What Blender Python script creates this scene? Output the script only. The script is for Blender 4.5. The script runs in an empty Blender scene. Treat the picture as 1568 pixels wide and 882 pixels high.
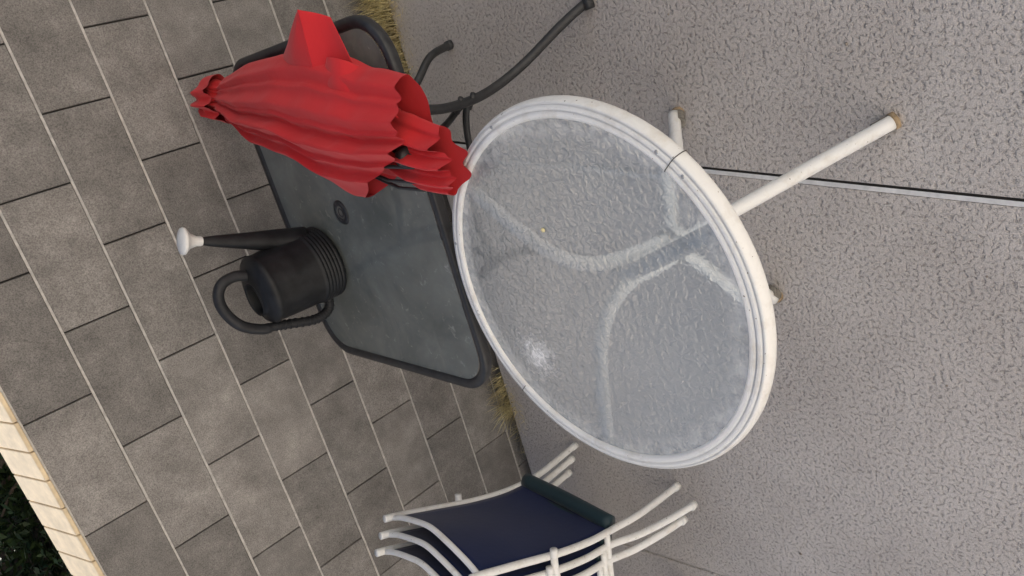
import bpy, math, random
from mathutils import Vector, Matrix, noise
random.seed(7)
S=bpy.context.scene
COL=S.collection
V=Vector

# ---------------------------------------------------------------- helpers
def new_mat(name):
    m=bpy.data.materials.new(name); m.use_nodes=True
    nt=m.node_tree
    return m,nt,nt.nodes['Principled BSDF'],nt.nodes['Material Output']
def nd(nt,t,**kw):
    n=nt.nodes.new(t)
    for k,v in kw.items():
        if k in n.inputs: n.inputs[k].default_value=v
        else: setattr(n,k,v)
    return n
def ramp(nt,src,stops):
    r=nt.nodes.new('ShaderNodeValToRGB')
    e=r.color_ramp.elements
    while len(e)<len(stops): e.new(.5)
    for i,(p,c) in enumerate(stops):
        e[i].position=p; e[i].color=(*c,1) if len(c)==3 else c
    nt.links.new(src,r.inputs[0]); return r
def mixc(nt,a,b,fac,mode='MIX'):
    m=nt.nodes.new('ShaderNodeMix'); m.data_type='RGBA'; m.blend_type=mode
    for sock,v in ((m.inputs['Factor'],fac),(m.inputs[6],a),(m.inputs[7],b)):
        if hasattr(v,'links'): nt.links.new(v,sock)
        elif isinstance(v,(int,float)): sock.default_value=v
        else: sock.default_value=(*v,1)
    return m.outputs[2]
def coords(nt): return nt.nodes.new('ShaderNodeTexCoord').outputs['Object']
def noi(nt,scale,detail=3,rough=.5,co=None,dist=0):
    n=nd(nt,'ShaderNodeTexNoise',Scale=scale,Detail=detail,Roughness=rough,Distortion=dist)
    nt.links.new(co if co else coords(nt),n.inputs['Vector']); return n.outputs[0]
def bump(nt,h,strength,dist,bsdf=None,normal=None):
    b=nd(nt,'ShaderNodeBump',Strength=strength,Distance=dist)
    nt.links.new(h,b.inputs['Height'])
    if normal: nt.links.new(normal,b.inputs['Normal'])
    if bsdf: nt.links.new(b.outputs[0],bsdf.inputs['Normal'])
    return b.outputs[0]

def mesh_obj(name,verts,faces,mat=None,smooth=False,parent=None):
    me=bpy.data.meshes.new(name); me.from_pydata([tuple(v) for v in verts],[],faces); me.update()
    if smooth:
        for p in me.polygons: p.use_smooth=True
    o=bpy.data.objects.new(name,me); COL.objects.link(o)
    if mat: me.materials.append(mat)
    if parent: par(o,parent)
    return o
def empty(name,loc):
    e=bpy.data.objects.new(name,None); COL.objects.link(e); e.location=loc; e.empty_display_size=.1
    return e
def par(o,e):
    o.parent=e; o.matrix_parent_inverse=Matrix.Translation(V(e.location)).inverted()
def catmull(pts,n=8):
    P=[V(p) for p in pts]
    P=[2*P[0]-P[1]]+P+[2*P[-1]-P[-2]]
    out=[]
    for i in range(1,len(P)-2):
        for k in range(n):
            t=k/n
            out.append(.5*((2*P[i])+(-P[i-1]+P[i+1])*t+(2*P[i-1]-5*P[i]+4*P[i+1]-P[i+2])*t*t+(-P[i-1]+3*P[i]-3*P[i+1]+P[i+2])*t**3))
    out.append(P[-2]); return out
def tube(name,pts,r,mat,parent=None,n=8,seg=14,rfun=None,smoothpath=True,cap=True,closed=False):
    C=catmull(pts,n) if smoothpath else [V(p) for p in pts]
    vs=[];fs=[]
    N=len(C); up=None
    for i,c in enumerate(C):
        if closed: t=(C[(i+1)%N]-C[i-1]).normalized()
        else: t=(C[min(i+1,N-1)]-C[max(i-1,0)]).normalized()
        if up is None:
            a=V((0,0,1)) if abs(t.z)<.9 else V((1,0,0))
            up=(a-t*a.dot(t)).normalized()
        else: up=(up-t*up.dot(t)).normalized()
        s=t.cross(up)
        rr=rfun(i/(N-1)) if rfun else r
        for k in range(seg):
            a=2*math.pi*k/seg
            vs.append(c+rr*(math.cos(a)*up+math.sin(a)*s))
    for i in range(N-1 if not closed else N):
        for k in range(seg):
            a=i*seg+k;b=i*seg+(k+1)%seg;j=(i+1)%N
            fs.append((a,b,j*seg+(k+1)%seg,j*seg+k))
    if cap and not closed:
        fs.append(tuple(range(seg))[::-1]); fs.append(tuple((N-1)*seg+k for k in range(seg)))
    return mesh_obj(name,vs,fs,mat,True,parent)
def lathe(name,prof,c,mat,parent=None,seg=96,mfun=None,axis=None,closed=False):
    vs=[];fs=[]
    for (r,z) in prof:
        for k in range(seg):
            a=2*math.pi*k/seg
            p=V((r*math.cos(a),r*math.sin(a),z))
            if axis is not None: p=axis@p
            vs.append(p+V(c))
    n=len(prof)
    for i in range(n if closed else n-1):
        j=(i+1)%n
        for k in range(seg):
            fs.append((i*seg+k,i*seg+(k+1)%seg,j*seg+(k+1)%seg,j*seg+k))
    return mesh_obj(name,vs,fs,mat,True,parent)
def disc(name,r,c,mat,parent=None,seg=96,rings=1):
    vs=[V(c)];fs=[]
    for k in range(seg):
        a=2*math.pi*k/seg; vs.append(V(c)+V((r*math.cos(a),r*math.sin(a),0)))
    for k in range(seg): fs.append((0,1+k,1+(k+1)%seg))
    return mesh_obj(name,vs,fs,mat,False,parent)
def add_box(vs,fs,x0,x1,y0,y1,z0,z1):
    b=len(vs)
    vs+= [(x0,y0,z0),(x1,y0,z0),(x1,y1,z0),(x0,y1,z0),(x0,y0,z1),(x1,y0,z1),(x1,y1,z1),(x0,y1,z1)]
    fs+= [tuple(b+i for i in f) for f in ((0,3,2,1),(4,5,6,7),(0,1,5,4),(1,2,6,5),(2,3,7,6),(3,0,4,7))]
def bevel(o,w,seg=2):
    m=o.modifiers.new('b','BEVEL'); m.width=w; m.segments=seg; m.limit_method='ANGLE'

# ---------------------------------------------------------------- materials
def m_concrete():
    m,nt,b,o=new_mat('textured_concrete')
    co=coords(nt)
    big=noi(nt,1.7,4,.65,co)
    worm=noi(nt,105,2,.6,co,.4)
    grain=noi(nt,360,1,.6,co)
    base=ramp(nt,big,[(.3,(.52,.48,.455)),(.5,(.59,.55,.525)),(.7,(.66,.62,.595))]).outputs[0]
    pit=ramp(nt,worm,[(.30,(.60,.59,.58)),(.42,(.95,.95,.95)),(.6,(1.04,1.04,1.04))]).outputs[0]
    c=mixc(nt,base,pit,.8,'MULTIPLY')
    gr=ramp(nt,grain,[(.3,(.72,.72,.72)),(.7,(1.14,1.14,1.14))]).outputs[0]
    c=mixc(nt,c,gr,.9,'MULTIPLY')
    nt.links.new(c,b.inputs['Base Color'])
    b.inputs['Roughness'].default_value=.85
    h=ramp(nt,worm,[(.28,(0,0,0)),(.48,(.85,.85,.85)),(.7,(1,1,1))]).outputs[0]
    bump(nt,h,.85,.0045,b)
    return m
def m_block():
    m,nt,b,o=new_mat('concrete_block')
    co=coords(nt)
    geo=nt.nodes.new('ShaderNodeNewGeometry')
    isl=ramp(nt,geo.outputs['Random Per Island'],[(0,(.200,.188,.176)),(.5,(.24,.226,.212)),(1,(.29,.272,.255))]).outputs[0]
    mid=noi(nt,8,4,.7,co); fine=noi(nt,260,2,.7,co)
    c=mixc(nt,isl,ramp(nt,mid,[(.3,(.68,.68,.68)),(.55,(1,1,1)),(.75,(1.38,1.38,1.38))]).outputs[0],1,'MULTIPLY')
    c=mixc(nt,c,ramp(nt,fine,[(.3,(.5,.5,.5)),(.5,(1,1,1)),(.7,(1.4,1.4,1.38))]).outputs[0],.85,'MULTIPLY')
    nt.links.new(c,b.inputs['Base Color']); b.inputs['Roughness'].default_value=.9
    bump(nt,fine,.7,.002,b)
    return m
def m_simple(name,col,rough=.5,var=.15,scale=30,bmp=0,bscale=200,metal=0,spec=None):
    m,nt,b,o=new_mat(name)
    co=coords(nt)
    n=noi(nt,scale,3,.6,co)
    lo=tuple(c*(1-var) for c in col); hi=tuple(min(1,c*(1+var)) for c in col)
    nt.links.new(ramp(nt,n,[(.3,lo),(.7,hi)]).outputs[0],b.inputs['Base Color'])
    b.inputs['Roughness'].default_value=rough; b.inputs['Metallic'].default_value=metal
    if spec is not None: b.inputs['Specular IOR Level'].default_value=spec
    if bmp: bump(nt,noi(nt,bscale,2,.6,co),bmp,.001,b)
    return m
def m_paint():
    m,nt,b,o=new_mat('white_painted_metal')
    co=coords(nt)
    d=noi(nt,18,4,.7,co); s=noi(nt,160,1,.5,co)
    c=mixc(nt,(.87,.87,.85),(.70,.67,.61),ramp(nt,d,[(.5,(0,0,0)),(.78,(1,1,1))]).outputs[0])
    c=mixc(nt,c,(.22,.19,.15),ramp(nt,s,[(.75,(0,0,0)),(.79,(1,1,1))]).outputs[0])
    nt.links.new(c,b.inputs['Base Color']); b.inputs['Roughness'].default_value=.38
    return m
GC=(-.668,-1.489,.7195)
def m_frost():
    m,nt,b,o=new_mat('wavy_frosted_glass'); nt.nodes.remove(b)
    co=coords(nt)
    wv=noi(nt,75,2,.5,co,.6)
    nrm=bump(nt,wv,.6,.0035)
    rf=nd(nt,'ShaderNodeBsdfRefraction',Roughness=.10,IOR=1.07); rf.inputs['Color'].default_value=(.87,.93,.97,1)
    df=nd(nt,'ShaderNodeBsdfDiffuse')
    tl=nd(nt,'ShaderNodeBsdfTranslucent'); tl.inputs['Color'].default_value=(.58,.66,.71,1)
    haze=ramp(nt,noi(nt,5,3,.6,co),[(.3,(.48,.55,.60)),(.7,(.58,.65,.69))]).outputs[0]
    nt.links.new(haze,df.inputs['Color'])
    vm=nd(nt,'ShaderNodeVectorMath'); vm.operation='DISTANCE'; nt.links.new(co,vm.inputs[0]); vm.inputs[1].default_value=GC
    edge=ramp(nt,vm.outputs['Value'],[(.330,(0,0,0)),(.376,(1,1,1))]).outputs[0]
    vn=noi(nt,38,3,.65,co)
    edge=mixc(nt,edge,ramp(nt,vn,[(.35,(0,0,0)),(.62,(1,1,1))]).outputs[0],1,'MULTIPLY')
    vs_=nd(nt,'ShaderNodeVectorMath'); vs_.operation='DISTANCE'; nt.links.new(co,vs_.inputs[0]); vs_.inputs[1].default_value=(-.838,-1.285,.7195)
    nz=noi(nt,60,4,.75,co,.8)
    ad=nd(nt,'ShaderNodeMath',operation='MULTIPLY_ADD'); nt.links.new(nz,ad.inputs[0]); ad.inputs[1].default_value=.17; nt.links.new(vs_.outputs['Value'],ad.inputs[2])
    glint=ramp(nt,ad.outputs[0],[(.086,(1,1,1)),(.108,(.45,.45,.45)),(.145,(0,0,0))]).outputs[0]  # sun glint painted into the glass as a broken white patch
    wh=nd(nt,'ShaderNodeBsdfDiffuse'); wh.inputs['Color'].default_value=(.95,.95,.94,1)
    gl=nd(nt,'ShaderNodeBsdfGlossy',Roughness=.16); gl.inputs['Color'].default_value=(.95,.95,.95,1)
    for s in (rf,df,gl): nt.links.new(nrm,s.inputs['Normal'])
    m0=nd(nt,'ShaderNodeMixShader'); m0.inputs[0].default_value=.4
    nt.links.new(df.outputs[0],m0.inputs[1]); nt.links.new(tl.outputs[0],m0.inputs[2])
    m1=nd(nt,'ShaderNodeMixShader'); m1.inputs[0].default_value=.40
    nt.links.new(rf.outputs[0],m1.inputs[1]); nt.links.new(m0.outputs[0],m1.inputs[2])
    mx=nd(nt,'ShaderNodeMath',operation='MULTIPLY_ADD'); nt.links.new(edge,mx.inputs[0]); mx.inputs[1].default_value=.38; nt.links.new(glint,mx.inputs[2]); mx.use_clamp=True
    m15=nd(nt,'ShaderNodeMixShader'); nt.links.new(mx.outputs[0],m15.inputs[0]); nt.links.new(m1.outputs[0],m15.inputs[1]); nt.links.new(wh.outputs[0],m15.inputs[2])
    fr=nd(nt,'ShaderNodeFresnel',IOR=1.6); nt.links.new(nrm,fr.inputs['Normal'])
    m2=nd(nt,'ShaderNodeMixShader'); nt.links.new(fr.outputs[0],m2.inputs[0])
    nt.links.new(m15.outputs[0],m2.inputs[1]); nt.links.new(gl.outputs[0],m2.inputs[2])
    nt.links.new(m2.outputs[0],o.inputs[0]); return m
def m_darkglass():
    m,nt,b,o=new_mat('dusty_tinted_glass'); nt.nodes.remove(b)
    co=coords(nt)
    d1=noi(nt,4,4,.65,co,.4); d2=noi(nt,30,4,.75,co,.8); d3=noi(nt,150,1,.5,co)
    dust=mixc(nt,(.15,.172,.168),(.29,.315,.305),ramp(nt,d1,[(.35,(0,0,0)),(.68,(1,1,1))]).outputs[0])
    dust=mixc(nt,dust,(.58,.59,.58),ramp(nt,d2,[(.60,(0,0,0)),(.74,(.75,.75,.75))]).outputs[0])
    df=nd(nt,'ShaderNodeBsdfDiffuse'); nt.links.new(dust,df.inputs['Color'])
    tr=nd(nt,'ShaderNodeBsdfTransparent'); tr.inputs['Color'].default_value=(.45,.50,.49,1)
    gl=nd(nt,'ShaderNodeBsdfGlossy',Roughness=.22)
    nrm=bump(nt,d3,.25,.002)
    nt.links.new(nrm,gl.inputs['Normal'])
    m1=nd(nt,'ShaderNodeMixShader'); m1.inputs[0].default_value=.66
    nt.links.new(tr.outputs[0],m1.inputs[1]); nt.links.new(df.outputs[0],m1.inputs[2])
    fr=nd(nt,'ShaderNodeFresnel',IOR=1.5)
    m2=nd(nt,'ShaderNodeMixShader'); nt.links.new(fr.outputs[0],m2.inputs[0])
    nt.links.new(m1.outputs[0],m2.inputs[1]); nt.links.new(gl.outputs[0],m2.inputs[2])
    nt.links.new(m2.outputs[0],o.inputs[0]); return m
def m_fabric(name,col,rough=.75):
    m,nt,b,o=new_mat(name)
    co=coords(nt)
    n=noi(nt,7,3,.6,co)
    c=mixc(nt,tuple(x*.85 for x in col),tuple(min(1,x*1.1) for x in col),n)
    nt.links.new(c,b.inputs['Base Color']); b.inputs['Roughness'].default_value=rough
    b.inputs['Specular IOR Level'].default_value=.3
    b.inputs['Sheen Weight'].default_value=.12
    bump(nt,noi(nt,35,3,.6,co),.25,.004,b)
    return m

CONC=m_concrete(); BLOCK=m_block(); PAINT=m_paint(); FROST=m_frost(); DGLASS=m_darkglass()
MORT=m_simple('mortar',(.50,.48,.45),.95,.25,40)
DGAP=m_simple('joint_shadow_gap',(.05,.048,.045),.95)
DIRT=m_simple('dirt',(.10,.075,.055),.95,.4,25,.8,120)
COPE=m_simple('cream_coping_paver',(.76,.61,.40),.85,.15,20)
BLACKM=m_simple('black_powder_coat',(.030,.031,.033),.45,.3,40)
PLAST=m_simple('black_plastic',(.012,.013,.015),.5,.5,25,spec=.35)
GRIP=m_simple('black_grip_plastic',(.022,.023,.026),.5,.3,25,spec=.35)
WPLAST=m_simple('white_plastic',(.82,.82,.80),.35,.05)
RED=m_fabric('red_canopy_fabric',(.66,.024,.030))
NAVY=m_fabric('navy_sling_fabric',(.010,.020,.080),.7)
TEAL=m_fabric('dark_teal_sleeve',(.018,.042,.055),.5)
RUBB=m_simple('worn_rubber',(.20,.185,.16),.8,.5,60)
RUST=m_simple('rusty_rim',(.34,.25,.15),.8,.4,60)
ALU=m_simple('joint_strip_metal',(.75,.75,.75),.5,.15,30)
STEEL=m_simple('galvanised_screw',(.5,.5,.5),.35,.1,30,metal=.8)
STRAW=m_simple('straw',(.80,.64,.36),.9,.4,15)
LEAF=m_simple('leaf_green',(.04,.07,.022),.6,.5,3)
BARK=m_simple('bark',(.12,.09,.065),.95,.3,20)
DEBRIS=m_simple('debris_stone',(.30,.26,.22),.9,.4,30)
FILL_STUCCO=m_simple('fill_house_stucco',(.80,.78,.745),.95,.05,20)
WINGL=m_simple('window_glass',(.03,.035,.04),.08,.1)
ROOFM=m_simple('clay_roof',(.35,.16,.10),.85,.25,8)
DOORM=m_simple('painted_door',(.25,.12,.07),.5,.15,10)

# ---------------------------------------------------------------- ground & slab
mesh_obj('ground',[(-150,-150,-.07),(150,-150,-.07),(150,150,-.07),(-150,150,-.07)],[(0,1,2,3)],DIRT)
EY=-.088
def jx1(y): return -.445+.137*y
def jx2(y): return -2.31-.119*y
ys=[-14,-10,-6,-4,-3,-2.5,-2,-1.5,-1,-.5,0]
def slab(name,lf,rf):
    vs=[];fs=[]
    rows=[]
    for y in ys[:-1]: rows.append(((lf(y),y),(rf(y),y)))
    # slightly ragged edge along the planting gap
    rows.append(((lf(-.06),EY),(rf(-.06),EY)))
    n=len(rows)
    for (a,b) in rows: vs+=[(a[0],a[1],0),(b[0],b[1],0)]
    for (a,b) in rows: vs+=[(a[0],a[1],-.12),(b[0],b[1],-.12)]
    for i in range(n-1):
        fs.append((2*i,2*i+1,2*i+3,2*i+2))
        q=2*n
        fs.append((2*i,2*i+2,q+2*i+2,q+2*i)); fs.append((2*i+1,q+2*i+1,q+2*i+3,2*i+3))
    fs.append((0,2*n,2*n+1,1)); t=2*n-2; fs.append((t,t+1,2*n+t+1,2*n+t))
    o=mesh_obj(name,vs,fs,CONC); bevel(o,.005,2); return o
G=.009
patio=empty('patio_pavement',(0,-1,0))
for nm,l,r in (('slab_left',lambda y:-12,lambda y:jx2(y)-G*.5),('slab_middle',lambda y:jx2(y)+G*.5,lambda y:jx1(y)-G),('slab_right',lambda y:jx1(y)+G,lambda y:12)):
    par(slab(nm,l,r),patio)
def strip(name,f,w,z,mat,off=0,ya=-14,yb=-.09):
    vs=[(f(ya)+off-w,ya,z),(f(ya)+off+w,ya,z),(f(yb)+off+w,yb,z),(f(yb)+off-w,yb,z)]
    par(mesh_obj(name,vs,[(0,1,2,3)],mat),patio)
strip('joint_strip',jx1,.0060,-.0012,ALU,-.0025)
strip('joint_gap',jx1,.0125,-.008,DGAP)
strip('joint_sealant',jx2,.006,-.006,MORT)
for (x,y,r) in ((-2.0,-1.62,.007),(-1.93,-1.42,.005),(-.35,-1.75,.004),(-1.2,-1.9,.003),(-.2,-1.3,.003),(-.9,-2.0,.0025)):
    lathe('pebble',[(0,r*.7),(r*.7,r*.5),(r,r*.1),(r*.8,0)],(x,y,.0005),DEBRIS,patio,10)

# ---------------------------------------------------------------- wall
wall=empty('concrete_block_wall',(0,.1,0))
B=.2032
vs=[];fs=[]
for c in range(-1,8):
    v=7-c
    z0=c*B; odd=v%2
    for k in range(-15,13):
        u0=2*k+(1 if odd else 0)
        x0=u0*B+.0022; x1=(u0+2)*B-.0022
        jy=random.uniform(-.0015,.0015)
        add_box(vs,fs,x0+random.uniform(-.0007,.0007),x1+random.uniform(-.0007,.0007),jy,.19,z0+.0036+random.uniform(-.001,.001),z0+B-.0036+random.uniform(-.0008,.0008))
o=mesh_obj('blocks',vs,fs,BLOCK,False,wall); bevel(o,.003,2)
vs=[];fs=[]
add_box(vs,fs,-30*B,26*B,.012,.18,-.2,8*B-.004)
mesh_obj('core',vs,fs,DGAP,False,wall)
vs=[];fs=[]
for c in range(0,9):
    add_box(vs,fs,-30*B,26*B,.0022,.011,c*B-.0036,c*B+.0036)
mesh_obj('bed_joints',vs,fs,MORT,False,wall)
vs=[];fs=[]
x=-30*B
while x<26*B:
    w=.098
    x1=x+w; b=len(vs); za=8*B+.002; zb=8*B+.014; zc=8*B+.075
    vs+=[(x,-.004,za),(x1,-.004,za),(x1,.21,za),(x,.21,za),(x,-.004,zb),(x1,-.004,zb),(x1,.21,zc),(x,.21,zc)]
    fs+=[tuple(b+i for i in f) for f in ((0,3,2,1),(4,5,6,7),(0,1,5,4),(1,2,6,5),(2,3,7,6),(3,0,4,7))]
    x=x1+.004
o=mesh_obj('coping',vs,fs,COPE,False,wall); bevel(o,.003,2)

# ---------------------------------------------------------------- unseen house, added behind the viewer to bounce sunlight as fill
hs=empty('bounce_fill_house',(0,-7,0))
HY=-4.7
vs=[];fs=[]
wins=[(-6.6,-4.9,1.0,2.2),(-2.9,-1.9,.0,2.1),(3.0,4.6,1.0,2.2)]
xs=[-9]+[v for w_ in wins for v in (w_[0],w_[1])]+[9]
for i in range(len(xs)-1):
    a,b_=xs[i],xs[i+1]
    if i%2==0: add_box(vs,fs,a,b_,HY-6,HY,-.05,5.2)
    else:
        w_=wins[i//2]
        if w_[2]>0: add_box(vs,fs,a,b_,HY-6,HY,-.05,w_[2])
        add_box(vs,fs,a,b_,HY-6,HY,w_[3],5.2)
mesh_obj('bounce_fill_walls',vs,fs,FILL_STUCCO,False,hs)
for i,w_ in enumerate(wins):
    vs=[];fs=[]; add_box(vs,fs,w_[0],w_[1],HY-.2,HY-.12,w_[2],w_[3]); mesh_obj('bounce_fill_door' if i==1 else 'bounce_fill_window_pane',vs,fs,DOORM if i==1 else WINGL,False,hs)
    vs=[];fs=[]
    for (a,b_,c,d) in ((w_[0],w_[0]+.06,w_[2],w_[3]),(w_[1]-.06,w_[1],w_[2],w_[3]),(w_[0]+.06,w_[1]-.06,w_[3]-.06,w_[3]),((w_[0]+w_[1])/2-.02,(w_[0]+w_[1])/2+.02,w_[2]+.01,w_[3]-.07)):
        add_box(vs,fs,a+.001,b_-.001,HY-.11,HY-.05,c+.002,d-.002)
    mesh_obj('bounce_fill_window_frame',vs,fs,WPLAST,False,hs)
mesh_obj('bounce_fill_roof',[(-9.4,HY+.35,5.15),(9.4,HY+.35,5.15),(9.4,HY-3,6.7),(-9.4,HY-3,6.7),(9.4,HY-6.4,5.15),(-9.4,HY-6.4,5.15)],[(0,1,2,3),(3,2,4,5),(0,5,4,1),(0,3,5),(1,4,2)],ROOFM,False,hs)

# ---------------------------------------------------------------- trees behind wall
def leafcloud(name,centers,n,parent,seed,smin=.03,smax=.06):
    rnd=random.Random(seed); vs=[];fs=[]
    for i in range(n):
        c,r=rnd.choice(centers)
        d=V((rnd.gauss(0,1),rnd.gauss(0,1),rnd.gauss(0,1))).normalized()*r*rnd.uniform(.45,1.05)
        p=V(c)+d
        a=V((rnd.gauss(0,1),rnd.gauss(0,1),rnd.gauss(0,.7))).normalized(); t=a.cross(V((rnd.random(),rnd.random(),1))).normalized()
        s=rnd.uniform(smin,smax); b=len(vs)
        vs+=[p-a*s,p+t*s*.45,p+a*s,p-t*s*.45]; fs.append((b,b+1,b+2,b+3))
    return mesh_obj(name,vs,fs,LEAF,False,parent)
for ti,(tx,ty) in enumerate([(-9.2,4.6),(-7.3,4.1),(-5.5,4.5),(-3.9,4.0),(-2.2,4.4),(-.4,4.1),(1.5,4.5)]):
    tr=empty('garden_tree',(tx,ty,0)); rnd=random.Random(ti)
    tube('trunk',[(tx,ty,-.1),(tx+.05,ty,.6),(tx-.03,ty+.05,1.3),(tx,ty,2.1)],.07,BARK,tr,rfun=lambda t:.08-.05*t,seg=10)
    cen=[]
    for k in range(12):
        a=rnd.uniform(0,6.28); rr=rnd.uniform(.15,.8)
        c=(tx+rr*math.cos(a),ty+rr*math.sin(a),rnd.uniform(.9,2.55)); cen.append((c,rnd.uniform(.3,.5)))
        tube('limb_%d'%k,[(tx,ty,rnd.uniform(.7,1.4)),((tx+c[0])/2,(ty+c[1])/2,c[2]-.25),c],.02,BARK,tr,n=4,seg=6,rfun=lambda t:.028-.02*t)
    leafcloud('crown',cen,6000,tr,ti)
hg=empty('tall_hedge',(-4,6.6,0))
vs=[];fs=[]; nx,nz=60,14
for i in range(nx+1):
    for j in range(nz+1):
        x=-14+20*i/nx; z=-.1+3.3*j/nz
        vs.append((x,6.7+.35*noise.noise(V((x*1.1,z*1.1,0))),z+.2*noise.noise(V((x*1.3,3,0)))))
for i in range(nx):
    for j in range(nz): a=i*(nz+1)+j; fs.append((a,a+nz+1,a+nz+2,a+1))
mesh_obj('inner_branches',vs,fs,BARK,True,hg)
cen=[((random.uniform(-14,6),6.3+random.uniform(-.2,.2),random.uniform(.2,3.1)),random.uniform(.3,.5)) for _ in range(220)]
leafcloud('foliage',cen,26000,hg,99,.04,.08)

# ---------------------------------------------------------------- dry grass, debris
vs=[];fs=[]
def blade(p,h,dirv,w):
    b=len(vs); d=V(dirv); side=V((-d.y,d.x,0)).normalized()*w if (d.x or d.y) else V((w,0,0))
    q=[p,p+V((d.x*.4,d.y*.4,h*.6)),p+V((d.x,d.y,h))]
    vs.extend([q[0]-side,q[0]+side,q[1]+side*.8,q[1]-side*.8,q[2]])
    fs.extend([(b,b+1,b+2,b+3),(b+3,b+2,b+4)])
for cx,sx,cnt,hm in ((.16,.16,1500,.22),(.45,.2,1000,.2),(-.02,.08,520,.20),(-.17,.05,160,.15),(-1.60,.05,230,.15),(-1.70,.025,300,.16),(-1.86,.06,50,.1),(-2.6,.3,150,.12)):
    for i in range(cnt):
        x=random.gauss(cx,sx*.6); y=random.uniform(-.085,-.008)
        a=random.uniform(0,6.28); l=random.uniform(.02,.12)
        blade(V((x,y,-.065)),random.uniform(.05,hm),(math.cos(a)*l,min(math.sin(a)*l-.04,-.004-y),0),.0016)
# loose stems lying on the slab beside the tufts
for i in range(60):
    x=random.choice((random.gauss(.1,.15),random.gauss(-1.68,.05))); y=random.uniform(-.17,-.09); a=random.uniform(0,6.28); l=random.uniform(.02,.06)
    blade(V((x,y,.002)),random.uniform(.003,.012),(math.cos(a)*l,math.sin(a)*l,0),.0013)
mesh_obj('dry_grass',vs,fs,STRAW)
vs=[];fs=[]
for i in range(620):
    x=random.uniform(-2.3,-1.4) if random.random()<.7 else random.uniform(-4,1.2); y=random.uniform(-.08,-.008); s=random.uniform(.003,.016)
    b=len(vs)
    oc=[V((s,0,0)),V((-s,0,0)),V((0,s,0)),V((0,-s,0)),V((0,0,s*.7)),V((0,0,-s*.7))]
    for q in oc: vs.append(q*random.uniform(.7,1.2)+V((x,y,-.068+s*.4)))
    fs+= [(b+0,b+2,b+4),(b+2,b+1,b+4),(b+1,b+3,b+4),(b+3,b+0,b+4),(b+2,b+0,b+5),(b+1,b+2,b+5),(b+3,b+1,b+5),(b+0,b+3,b+5)]
mesh_obj('gravel_debris',vs,fs,DEBRIS)

# ---------------------------------------------------------------- white round table
wt=empty('round_glass_patio_table',(-.668,-1.489,0))
C0=V((-.668,-1.489,0))
prof=[(.384,.690),(.384,.716),(.387,.7205),(.392,.722),(.398,.7215),(.4,.7175),(.402,.7215),(.410,.7205),(.4115,.7165),(.4135,.719),(.418,.714),(.4215,.706),(.4225,.698),(.4215,.690),(.418,.684),(.413,.680),(.405,.679),(.392,.681)]
prof=[(r*.978,z+.006) for r,z in prof]
lathe('rim',prof,C0,PAINT,wt,160,closed=True)
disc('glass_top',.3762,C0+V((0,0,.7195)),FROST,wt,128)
def ang(a,r,z): return C0+V((r*math.cos(math.radians(a)),r*math.sin(math.radians(a)),z))
for a in (-46,134):
    pts=[ang(a,r*.978,z+.006) for r,z in [(.386,.7215),(.392,.7230),(.400,.7220),(.410,.7215),(.4190,.7150),(.4236,.698),(.4220,.686)]]
    tube('rim_seam',pts,.0008,DGAP,wt,n=3,seg=6)
for a in (-50.5,-41.5,20,74):
    lathe('rivet',[(0,.0022),(.003,.0016),(.0042,0)],ang(a,.396,.7268),STEEL,wt,12)
feetA={'a':51.5,'b':-66,'c':171}
HB=V((-.667,-1.515,0))
def footp(a,r=.334,z=0):
    t=math.radians(a); return V((-.667+r*math.cos(t),-1.533+r*math.sin(t),z))
R1=.0168
for k,a in feetA.items():
    t=math.radians(a); u=V((math.cos(t),math.sin(t),0))
    f=footp(a,z=.02); hb=HB+u*.028+V((0,0,.36))
    pts=[f,f.lerp(hb,.3),f.lerp(hb,.6),f.lerp(hb,.88)+V((0,0,.002)),HB+u*.024+V((0,0,.385)),HB+u*.026+V((0,0,.45)),C0+u*.032+V((0,0,.54)),C0+u*.054+V((0,0,.615)),C0+u*.095+V((0,0,.662)),C0+u*.155+V((0,0,.686)),C0+u*.25+V((0,0,.696)),C0+u*.376+V((0,0,.698))]
    tube('leg_tube_'+k,pts,R1,PAINT,wt,n=8,seg=18)
    f=footp(a,z=0); d=(hb-f).normalized()
    tube('foot_cap_'+k,[f+d*.002,f+d*.012,f+d*.046,f+d*.050],.0155,RUBB,wt,n=2,rfun=lambda t:.0190 if t<.85 else .0174)
    tube('rust_ring_'+k,[f-d*.002+V((0,0,.001)),f+d*.010],.0205,RUST,wt,smoothpath=False)
    for r in (.17,.30,.36):
        lathe('bolt',[(0,.0035),(.005,.0025),(.0075,0)],C0+u*r+V((0,0,.7135)),STEEL,wt,12)
lathe('hub_collar',[(.043,.385),(.044,.388),(.044,.41),(.043,.413)],HB,PAINT,wt,32)
lathe('fallen_seed',[(0,.005),(.004,.004),(.0055,.001),(0,0)],(-.52,-1.42,.7202),STRAW,None,12)

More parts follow.
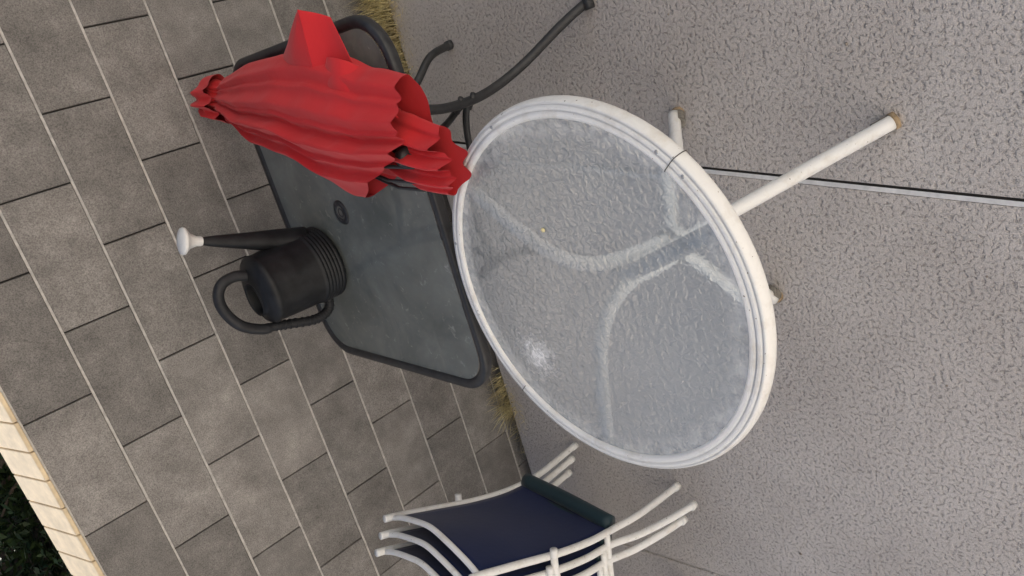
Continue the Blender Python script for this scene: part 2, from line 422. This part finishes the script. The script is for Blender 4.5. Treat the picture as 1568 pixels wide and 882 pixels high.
# ---------------------------------------------------------------- dark rectangular table
dt=empty('rectangular_glass_patio_table',(-.505,-.59,0))
def rrect(x0,x1,y0,y1,r,n=10):
    P=[]
    for cx,cy,a0 in ((x1-r,y1-r,0),(x0+r,y1-r,90),(x0+r,y0+r,180),(x1-r,y0+r,270)):
        for k in range(n+1):
            a=math.radians(a0+90*k/n); P.append((cx+r*math.cos(a),cy+r*math.sin(a)))
    return P
X0,X1,Y0,Y1=-1.012,.002,-1.048,-.138
rings=[(0,.692),(0,.703),(.004,.708),(.020,.708),(.026,.704),(.030,.700),(.031,.690),(.02,.676),(.008,.676),(.002,.682)]
vs=[];fs=[]
for off,z in rings:
    P=rrect(X0+off,X1-off,Y0+off,Y1-off,.13-off); n=len(P)
    vs+=[(x,y,z) for x,y in P]
m_=len(rings)
for i in range(m_):
    j=(i+1)%m_
    for k in range(n): fs.append((i*n+k,i*n+(k+1)%n,j*n+(k+1)%n,j*n+k))
mesh_obj('frame',vs,fs,BLACKM,True,dt)
P=rrect(X0+.03,X1-.03,Y0+.03,Y1-.03,.10)
mesh_obj('glass_top',[(x,y,.7025) for x,y in P],[tuple(range(len(P)))],DGLASS,False,dt)
HC=(-.49,-.555,.703)
lathe('umbrella_hole_ring',[(.021,.001),(.022,.005),(.031,.006),(.037,.003),(.038,.0005)],HC,BLACKM,dt,40)
disc('hole_insert',.0215,(HC[0],HC[1],.7045),RUBB,dt,32)
lathe('hole_inner_ring',[(.010,.003),(.012,.0045),(.015,.003)],HC,BLACKM,dt,24)
RL=.0135
def dleg(nm,mx,my):
    f=lambda x,y,z:(X0+X1-x if mx else x,(Y0+Y1-y if my else y),z)
    tube(nm,[f(-.118,-1.055,.005),f(-.122,-1.035,.02),f(-.16,-.99,.085),f(-.235,-.915,.20),f(-.275,-.885,.33),f(-.275,-.905,.48),f(-.25,-.94,.60),f(-.22,-.965,.675)],RL,BLACKM,dt)
    tube(nm+'_foot',[f(-.118,-1.058,.0),f(-.121,-1.04,.022)],.0165,BLACKM,dt,smoothpath=False)
for i,(a,b) in enumerate(((0,0),(1,0),(1,1))): dleg('leg_%d'%(i+1),a,b)
tube('leg_4',[(-.128,-.385,.005),(-.13,-.39,.03),(-.15,-.40,.12),(-.23,-.395,.22),(-.275,-.36,.34),(-.27,-.33,.48),(-.25,-.27,.60),(-.22,-.24,.675)],RL,BLACKM,dt)
tube('leg_4_foot',[(-.127,-.383,0),(-.129,-.388,.022)],.0165,BLACKM,dt,smoothpath=False)
tube('brace_front',[(-.28,-.885,.40),(-.34,-.85,.395),(-.41,-.83,.39),(-.505,-.82,.385),(-.60,-.83,.39),(-.67,-.85,.395),(-.73,-.885,.40)],.010,BLACKM,dt)
tube('brace_back',[(-.28,-.30,.40),(-.41,-.35,.39),(-.505,-.36,.385),(-.60,-.35,.39),(-.73,-.30,.40)],.010,BLACKM,dt)
tube('brace_side_right',[(-.285,-.88,.42),(-.34,-.75,.41),(-.36,-.59,.41),(-.34,-.43,.41),(-.285,-.31,.42)],.010,BLACKM,dt)
tube('brace_side_left',[(-.725,-.88,.42),(-.67,-.75,.41),(-.65,-.59,.41),(-.67,-.43,.41),(-.725,-.31,.42)],.010,BLACKM,dt)
for z in (.385,.43):
    tube('brace_bolt',[(-.262,-.905,z),(-.30,-.87,z)],.008,BLACKM,dt,smoothpath=False,seg=8)

# ---------------------------------------------------------------- watering can
wc=empty('watering_can',(-.65,-.36,.70))
CC=V((-.65,-.36,.7087)); ZS=1.12
prof=[(0,.001),(.108,.001),(.112,.004)]
z=.008
for i in range(6):
    prof+=[(.1155,z),(.1182,z+.0025),(.1182,z+.0065),(.1155,z+.009)]; z+=.0105
prof+=[(.114,z+.004),(.112,.12),(.110,.17),(.108,.195),(.109,.200),(.1105,.206),(.1075,.213),(.100,.221),(.084,.227),(.076,.230)]
lathe('body',[(r,z*ZS) for r,z in prof],CC,PLAST,wc,72)
vs=[];fs=[];NR=10;NS=48
oc=V((-.020,0))
for i in range(NR+1):
    f=i/NR
    for k in range(NS):
        a=2*math.pi*k/NS
        ox,oy=.076*math.cos(a),.076*math.sin(a)
        ix,iy=oc.x+.052*math.cos(a),oc.y+.052*math.sin(a)
        vs.append(CC+V((ox*(1-f)+ix*f,oy*(1-f)+iy*f,ZS*.230+.008*math.sin(f*math.pi/2))))
for i in range(NR):
    for k in range(NS): fs.append((i*NS+k,i*NS+(k+1)%NS,(i+1)*NS+(k+1)%NS,(i+1)*NS+k))
mesh_obj('top',vs,fs,PLAST,True,wc)
lathe('filler_collar',[(.048,.20),(.049,.262),(.051,.268),(.053,.267),(.054,.262)],CC+V((-.020,0,0)),PLAST,wc,40)
disc('can_inside',.052,CC+V((-.02,0,.20)),DGAP,wc,32)
sp=[CC+V((.085,0,.055)),CC+V((.115,0,.12)),CC+V((.150,0,.21)),CC+V((.185,0,.30)),CC+V((.203,0,.345))]
tube('spout',sp,.02,PLAST,wc,rfun=lambda t:.036*(1-t)**1.3+.0115,seg=20)
d=(sp[-1]-sp[-2]).normalized(); q=V((0,0,1)).rotation_difference(d).to_matrix()
lathe('rose',[(.0125,0),(.0145,.004),(.0145,.016),(.017,.022),(.022,.034),(.034,.045),(.0385,.048),(.0395,.053),(.037,.058),(.02,.063),(0,.065)],sp[-1]-d*.006,WPLAST,wc,40,axis=q)
H=[(.055,0,.225),(.070,0,.262),(.064,0,.300),(.030,0,.322),(-.02,0,.320),(-.075,0,.295),(-.112,0,.248),(-.122,0,.210),(-.138,0,.165),(-.158,0,.120),(-.160,0,.080),(-.145,0,.050),(-.110,0,.040)]
H=[(x,y,z*ZS if z>.15 else z) for x,y,z in H]
tube('handle',[CC+V(h) for h in H],.0165,GRIP,wc,n=10,rfun=lambda t:.0165 if t<.55 else .0145)
hp=catmull([CC+V(h) for h in H],10)
for i in range(70,116,3):
    t=(hp[min(i+1,len(hp)-1)]-hp[i-1]).normalized()
    tube('grip_rib',[hp[i]-t*.0018,hp[i]+t*.0018],.0166,GRIP,wc,smoothpath=False,seg=14)

# ---------------------------------------------------------------- folded umbrella
ub=empty('folded_red_umbrella',(-.22,-.65,.72))
def interp(T,y):
    if y>=T[0][0]: return list(T[0][1:])
    for i in range(len(T)-1):
        if y>=T[i+1][0]:
            f=(y-T[i][0])/(T[i+1][0]-T[i][0]); f=f*f*(3-2*f)*.5+f*.5
            return [a+(b-a)*f for a,b in zip(T[i][1:],T[i+1][1:])]
    return list(T[-1][1:])
def lobe(name,T,y0,yend,ridges,zb=.720,amp=.036,rip=0,ripf=30,NSs=150,NT=260,seed=0,hemamp=.004,lift=0):
    vs=[];fs=[]
    for i in range(NSs+1):
        s=i/NSs
        for k in range(NT):
            a=2*math.pi*k/NT
            t=(1-math.cos(a))/2
            top=math.sin(a)>=0
            e=max(0,(s-.6)/.4); e=e*e*(3-2*e)
            y=y0+(yend(t)-y0)*s
            xr,xl,h=interp(T,y)
            x=xr+(xl-xr)*t
            arch=abs(math.sin(a))**.7
            if top:
                zz=zb+.018+(h-.018)*arch
                fold=0
                for (r0,r1,am,wl,wr) in ridges:
                    c=r0+(r1-r0)*s**.8
                    u=t-c
                    u=u/wl if u<0 else u/wr
                    fold+=am*math.exp(-abs(u)**1.5)
                zz+=(fold-.5)*amp*min(1,s*2.5+.2)*arch
                zz+=.006*noise.noise(V((x*7,y*2.5,1.3+seed)))*arch+.0014*noise.noise(V((x*40,y*9,4)))*arch
                zz+=rip*e*math.sin(t*ripf+2*s+seed)*arch
            else:
                zz=zb+.018-.016*arch
            zz+=lift*max(0,min(1,(-1.02-y)/.12))
            yy=y+hemamp*math.sin(t*19+.6+seed)*e
            vs.append((x,yy,zz))
    for i in range(NSs):
        for k in range(NT): fs.append((i*NT+k,(i+1)*NT+k,(i+1)*NT+(k+1)%NT,i*NT+(k+1)%NT))
    return mesh_obj(name,vs,fs,RED,True,ub)
def pl(T):
    def f(t):
        for i in range(len(T)-1):
            if t<=T[i+1][0]:
                q=(t-T[i][0])/(T[i+1][0]-T[i][0]); return T[i][1]+(T[i+1][1]-T[i][1])*q
        return T[-1][1]
    return f
TM=[(-.035,-.072,-.09,.02),(-.06,-.038,-.122,.045),(-.12,-.030,-.148,.06),(-.17,-.045,-.155,.052),(-.24,-.035,-.195,.07),(-.42,-.022,-.285,.095),
    (-.62,-.030,-.335,.11),(-.80,-.045,-.425,.112),(-.93,-.085,-.440,.112),(-1.03,-.125,-.44,.108),(-1.17,-.160,-.43,.098)]
lobe('canopy_outer',TM,-.035,pl([(0,-1.145),(.10,-1.165),(.45,-1.165),(.58,-1.14),(.80,-.98),(1,-.835)]),
     [(.14,.05,.6,.03,.06),(.24,.17,.45,.012,.05),(.38,.29,1.0,.06,.13),(.46,.40,.35,.012,.04),(.56,.51,1.35,.022,.12),(.70,.64,.5,.015,.06),(.82,.76,1.0,.03,.10)],zb=.724,amp=.042)
TI=[(-.45,-.10,-.26,.05),(-.80,-.16,-.35,.062),(-1.0,-.20,-.385,.066),(-1.10,-.235,-.42,.068),(-1.22,-.275,-.432,.06),(-1.30,-.30,-.42,.05)]
lobe('canopy_inner',TI,-.45,pl([(0,-1.215),(.35,-1.255),(.8,-1.245),(1,-1.19)]),
     [(.2,.2,1.0,.06,.1),(.48,.46,1.1,.05,.09),(.75,.74,1.0,.05,.08)],zb=.718,amp=.036,rip=.007,ripf=44,seed=3,hemamp=.012,lift=.016)
lobe('vent_cap',[(-.022,-.062,-.095,.045),(-.055,-.030,-.132,.075),(-.10,-.016,-.158,.090),(-.17,-.020,-.175,.084)],-.022,pl([(0,-.165),(.3,-.185),(.6,-.17),(.8,-.185),(1,-.16)]),
     [(.25,.22,1.0,.05,.1),(.5,.52,1.2,.03,.09),(.75,.8,1.0,.04,.08)],zb=.726,amp=.028,rip=.003,ripf=36,NSs=50,NT=180,seed=8,hemamp=.003)
def patch(name,c00,c01,c10,c11,bulge=.02,pleat=.006,freq=3,n=32,seed=0,hem=0,rnd=0):
    c00,c01,c10,c11=map(V,(c00,c01,c10,c11)); vs=[];fs=[]
    nn=((c10-c00).cross(c01-c00)).normalized()
    if nn.z<0: nn=-nn
    for i in range(n+1):
        for j in range(n+1):
            u,v=i/n,j/n
            p=(c00*(1-u)+c10*u)*(1-v)+(c01*(1-u)+c11*u)*v
            b=bulge*math.sin(math.pi*min(1,u*.8+.1))*math.sin(math.pi*v)
            b+=pleat*(math.sin(v*freq*6.28+seed)*.8+.6*noise.noise(V((u*2,v*4,seed*3.1))))*(.3+.7*u)
            p=p+nn*b
            p+=(c10-c00).normalized()*(hem*math.sin(v*freq*6.28*1.3+seed*2)*u - rnd*u*(2*v-1)**2)
            vs.append(p)
    for i in range(n):
        for j in range(n): a=i*(n+1)+j; fs.append((a,a+1,a+n+2,a+n+1))
    o=mesh_obj(name,vs,fs,RED,True,ub); m=o.modifiers.new('s','SOLIDIFY'); m.thickness=.0012
    return o
patch('flap_1',(-.06,-.62,.765),(-.14,-.84,.800),(.034,-.845,.785),(.044,-.880,.800),.018,.003,.9,seed=1)
patch('flap_2',(-.14,-.84,.800),(-.18,-1.00,.765),(.044,-.880,.800),(.008,-.935,.757),-.012,.002,.6,seed=2)
patch('flap_3',(-.17,-.80,.785),(-.24,-1.10,.77),(-.066,-.925,.788),(-.106,-1.00,.755),.034,.002,.5,seed=3,rnd=.012)
tube('pole',[(-.24,-.4,.765),(-.32,-1.10,.785),(-.335,-1.150,.785)],.017,BLACKM,ub,smoothpath=False)
for i,(x,z) in enumerate(((-.28,.80),(-.335,.812),(-.375,.795),(-.40,.775))):
    tube('rib_%d'%i,[(-.26,-.6,.77),(x,-1.02,z),(x-.012,-1.165+.02*i,z-.012)],.0045,BLACKM,ub,smoothpath=False,seg=8)
lathe('runner',[(0,.0),(.024,0),(.026,.004),(.026,.03),(.02,.034),(0,.034)],(-.325,-1.10,.785),BLACKM,ub,24,axis=Matrix.Rotation(math.radians(80),3,'X'))

# ---------------------------------------------------------------- stacked chairs
def chair(ox,oz,i):
    ch=empty('sling_patio_chair',(-1.9+ox,-.67,oz))
    O=V((ox,0,oz)); r=.0125
    ya,yb=-.46,-.905
    def yaw(x,y): return x-.045*(ya-y)/.445+.008
    splay=(-.06,-.15,-.12)[i]
    def rail(y):
        k=splay if y==yb else 0
        return [V((yaw(x,y),y+dy,z)) for x,dy,z in ((-1.785-k*.2,k,.012),(-1.785-k*.1,k*.7,.10),(-1.785,k*.3,.20),(-1.772,0,.30),(-1.738,0,.42),(-1.68,0,.56),(-1.61,0,.70),(-1.54,0,.84),(-1.52,0,.885))]
    for nm,y in (('rail_far',ya),('rail_near',yb)):
        R_=[p+O for p in rail(y)]
        tube(nm,R_,r,PAINT,ch)
        tube(nm+'_foot',[R_[0]-V((0,0,.012)),R_[0]+V((0,0,.012))],.0145,WPLAST,ch,smoothpath=False)
        e=.018 if y==ya else -.018
        tube(nm+'_arm',[V((yaw(p[0],y),p[1],p[2]))+O for p in [(-1.635,y+e,.585),(-1.70,y+e,.60),(-1.85,y+e,.615),(-2.08,y+e,.625),(-2.20,y,.60),(-2.235,y,.52),(-2.24,y,.3),(-2.25,y,.012)]],r,PAINT,ch)
        tube(nm+'_seat_rail',[V((yaw(p[0],y),p[1],p[2]))+O for p in [(-1.765,y,.34),(-1.95,y,.375),(-2.22,y,.41)]],r*.9,PAINT,ch)
    tube('top_bar',[V((yaw(p[0],p[1]),p[1],p[2]))+O for p in [(-1.535,ya-.004,.855),(-1.512,ya-.06,.850),(-1.488,ya-.15,.845),(-1.478,-.68,.842),(-1.488,yb+.15,.845),(-1.512,yb+.06,.850),(-1.535,yb+.004,.855)]],.0095,PAINT,ch)
    m=18; vs=[];fs=[]
    path=catmull([(-1.768,0,.305),(-1.738,0,.42),(-1.68,0,.56),(-1.61,0,.70),(-1.538,0,.842)],8)
    for a,p in enumerate(path):
        f=a/(len(path)-1)
        for k in range(m+1):
            t=k/m; y=ya-.012+(yb-ya+.024)*t
            sag=-.012*math.sin(math.pi*t)*(1-f)+.050*math.sin(math.pi*t)**1.2*f**2
            vs.append(V((yaw(p.x,y)+sag,y,p.z-.004*f))+O)
    L=len(path)
    for a in range(L-1):
        for k in range(m): q=a*(m+1)+k; fs.append((q,q+1,q+m+2,q+m+1))
    o=mesh_obj('sling_back',vs,fs,NAVY,True,ch); mm=o.modifiers.new('s','SOLIDIFY'); mm.thickness=.002
    tube('sling_roll',[V((yaw(-1.755,ya),ya-.013,.30))+O,V((yaw(-1.752,-.68),-.68,.298))+O,V((yaw(-1.755,yb),yb+.013,.30))+O],.028,TEAL,ch)
    vs=[];fs=[]
    for a in range(9):
        f=a/8
        for k in range(9):
            t=k/8; y=ya-.012+(yb-ya+.024)*t; vs.append(V((yaw(-1.775,y)-.44*f,y,.345+.06*f-.02*math.sin(math.pi*t)*math.sin(math.pi*f)))+O)
    for a in range(8):
        for k in range(8): q=a*9+k; fs.append((q,q+1,q+10,q+9))
    o=mesh_obj('sling_seat',vs,fs,NAVY,True,ch); mm=o.modifiers.new('s','SOLIDIFY'); mm.thickness=.002
    tube('front_bar',[V((yaw(-2.235,ya),ya,.40))+O,V((yaw(-2.235,yb),yb,.40))+O],r*.9,PAINT,ch,smoothpath=False)
for i in range(3): chair(-.045*i,.035*i,i)

# ---------------------------------------------------------------- light
w=bpy.data.worlds.new('World'); S.world=w; w.use_nodes=True
nt=w.node_tree; bg=nt.nodes['Background']; bg.inputs[1].default_value=.15
sky=nt.nodes.new('ShaderNodeTexSky'); sky.sky_type='NISHITA'; sky.sun_disc=False
el=math.radians(24.5); sd=V((-.30,.954,0)).normalized()
sky.sun_elevation=el; sky.sun_rotation=math.atan2(sd.x,sd.y); sky.air_density=1; sky.dust_density=2.5; sky.ozone_density=1
nt.links.new(sky.outputs[0],bg.inputs[0])
sl=bpy.data.lights.new('sun','SUN'); sl.energy=5; sl.angle=math.radians(.5); sl.color=(1,.94,.86)
so=bpy.data.objects.new('sun',sl); COL.objects.link(so)
D=V((sd.x*math.cos(el),sd.y*math.cos(el),math.sin(el)))
so.rotation_euler=D.to_track_quat('Z','Y').to_euler(); so.location=D*20

# ---------------------------------------------------------------- camera
R=Matrix(((-0.26072,-0.6607,-0.70392),(0.9087,0.07828,-0.41004),(0.32602,-0.74656,0.57997)))
cd=bpy.data.cameras.new('camera'); cam=bpy.data.objects.new('camera',cd); COL.objects.link(cam)
cd.sensor_width=36; cd.lens=36*1136/1568; cd.clip_start=.02; cd.clip_end=500
M=R.transposed().to_4x4(); M.translation=V((-.1109,-2.5352,1.7081)); cam.matrix_world=M
S.camera=cam
S.view_settings.view_transform='Standard'; S.view_settings.look='None'; S.view_settings.exposure=0
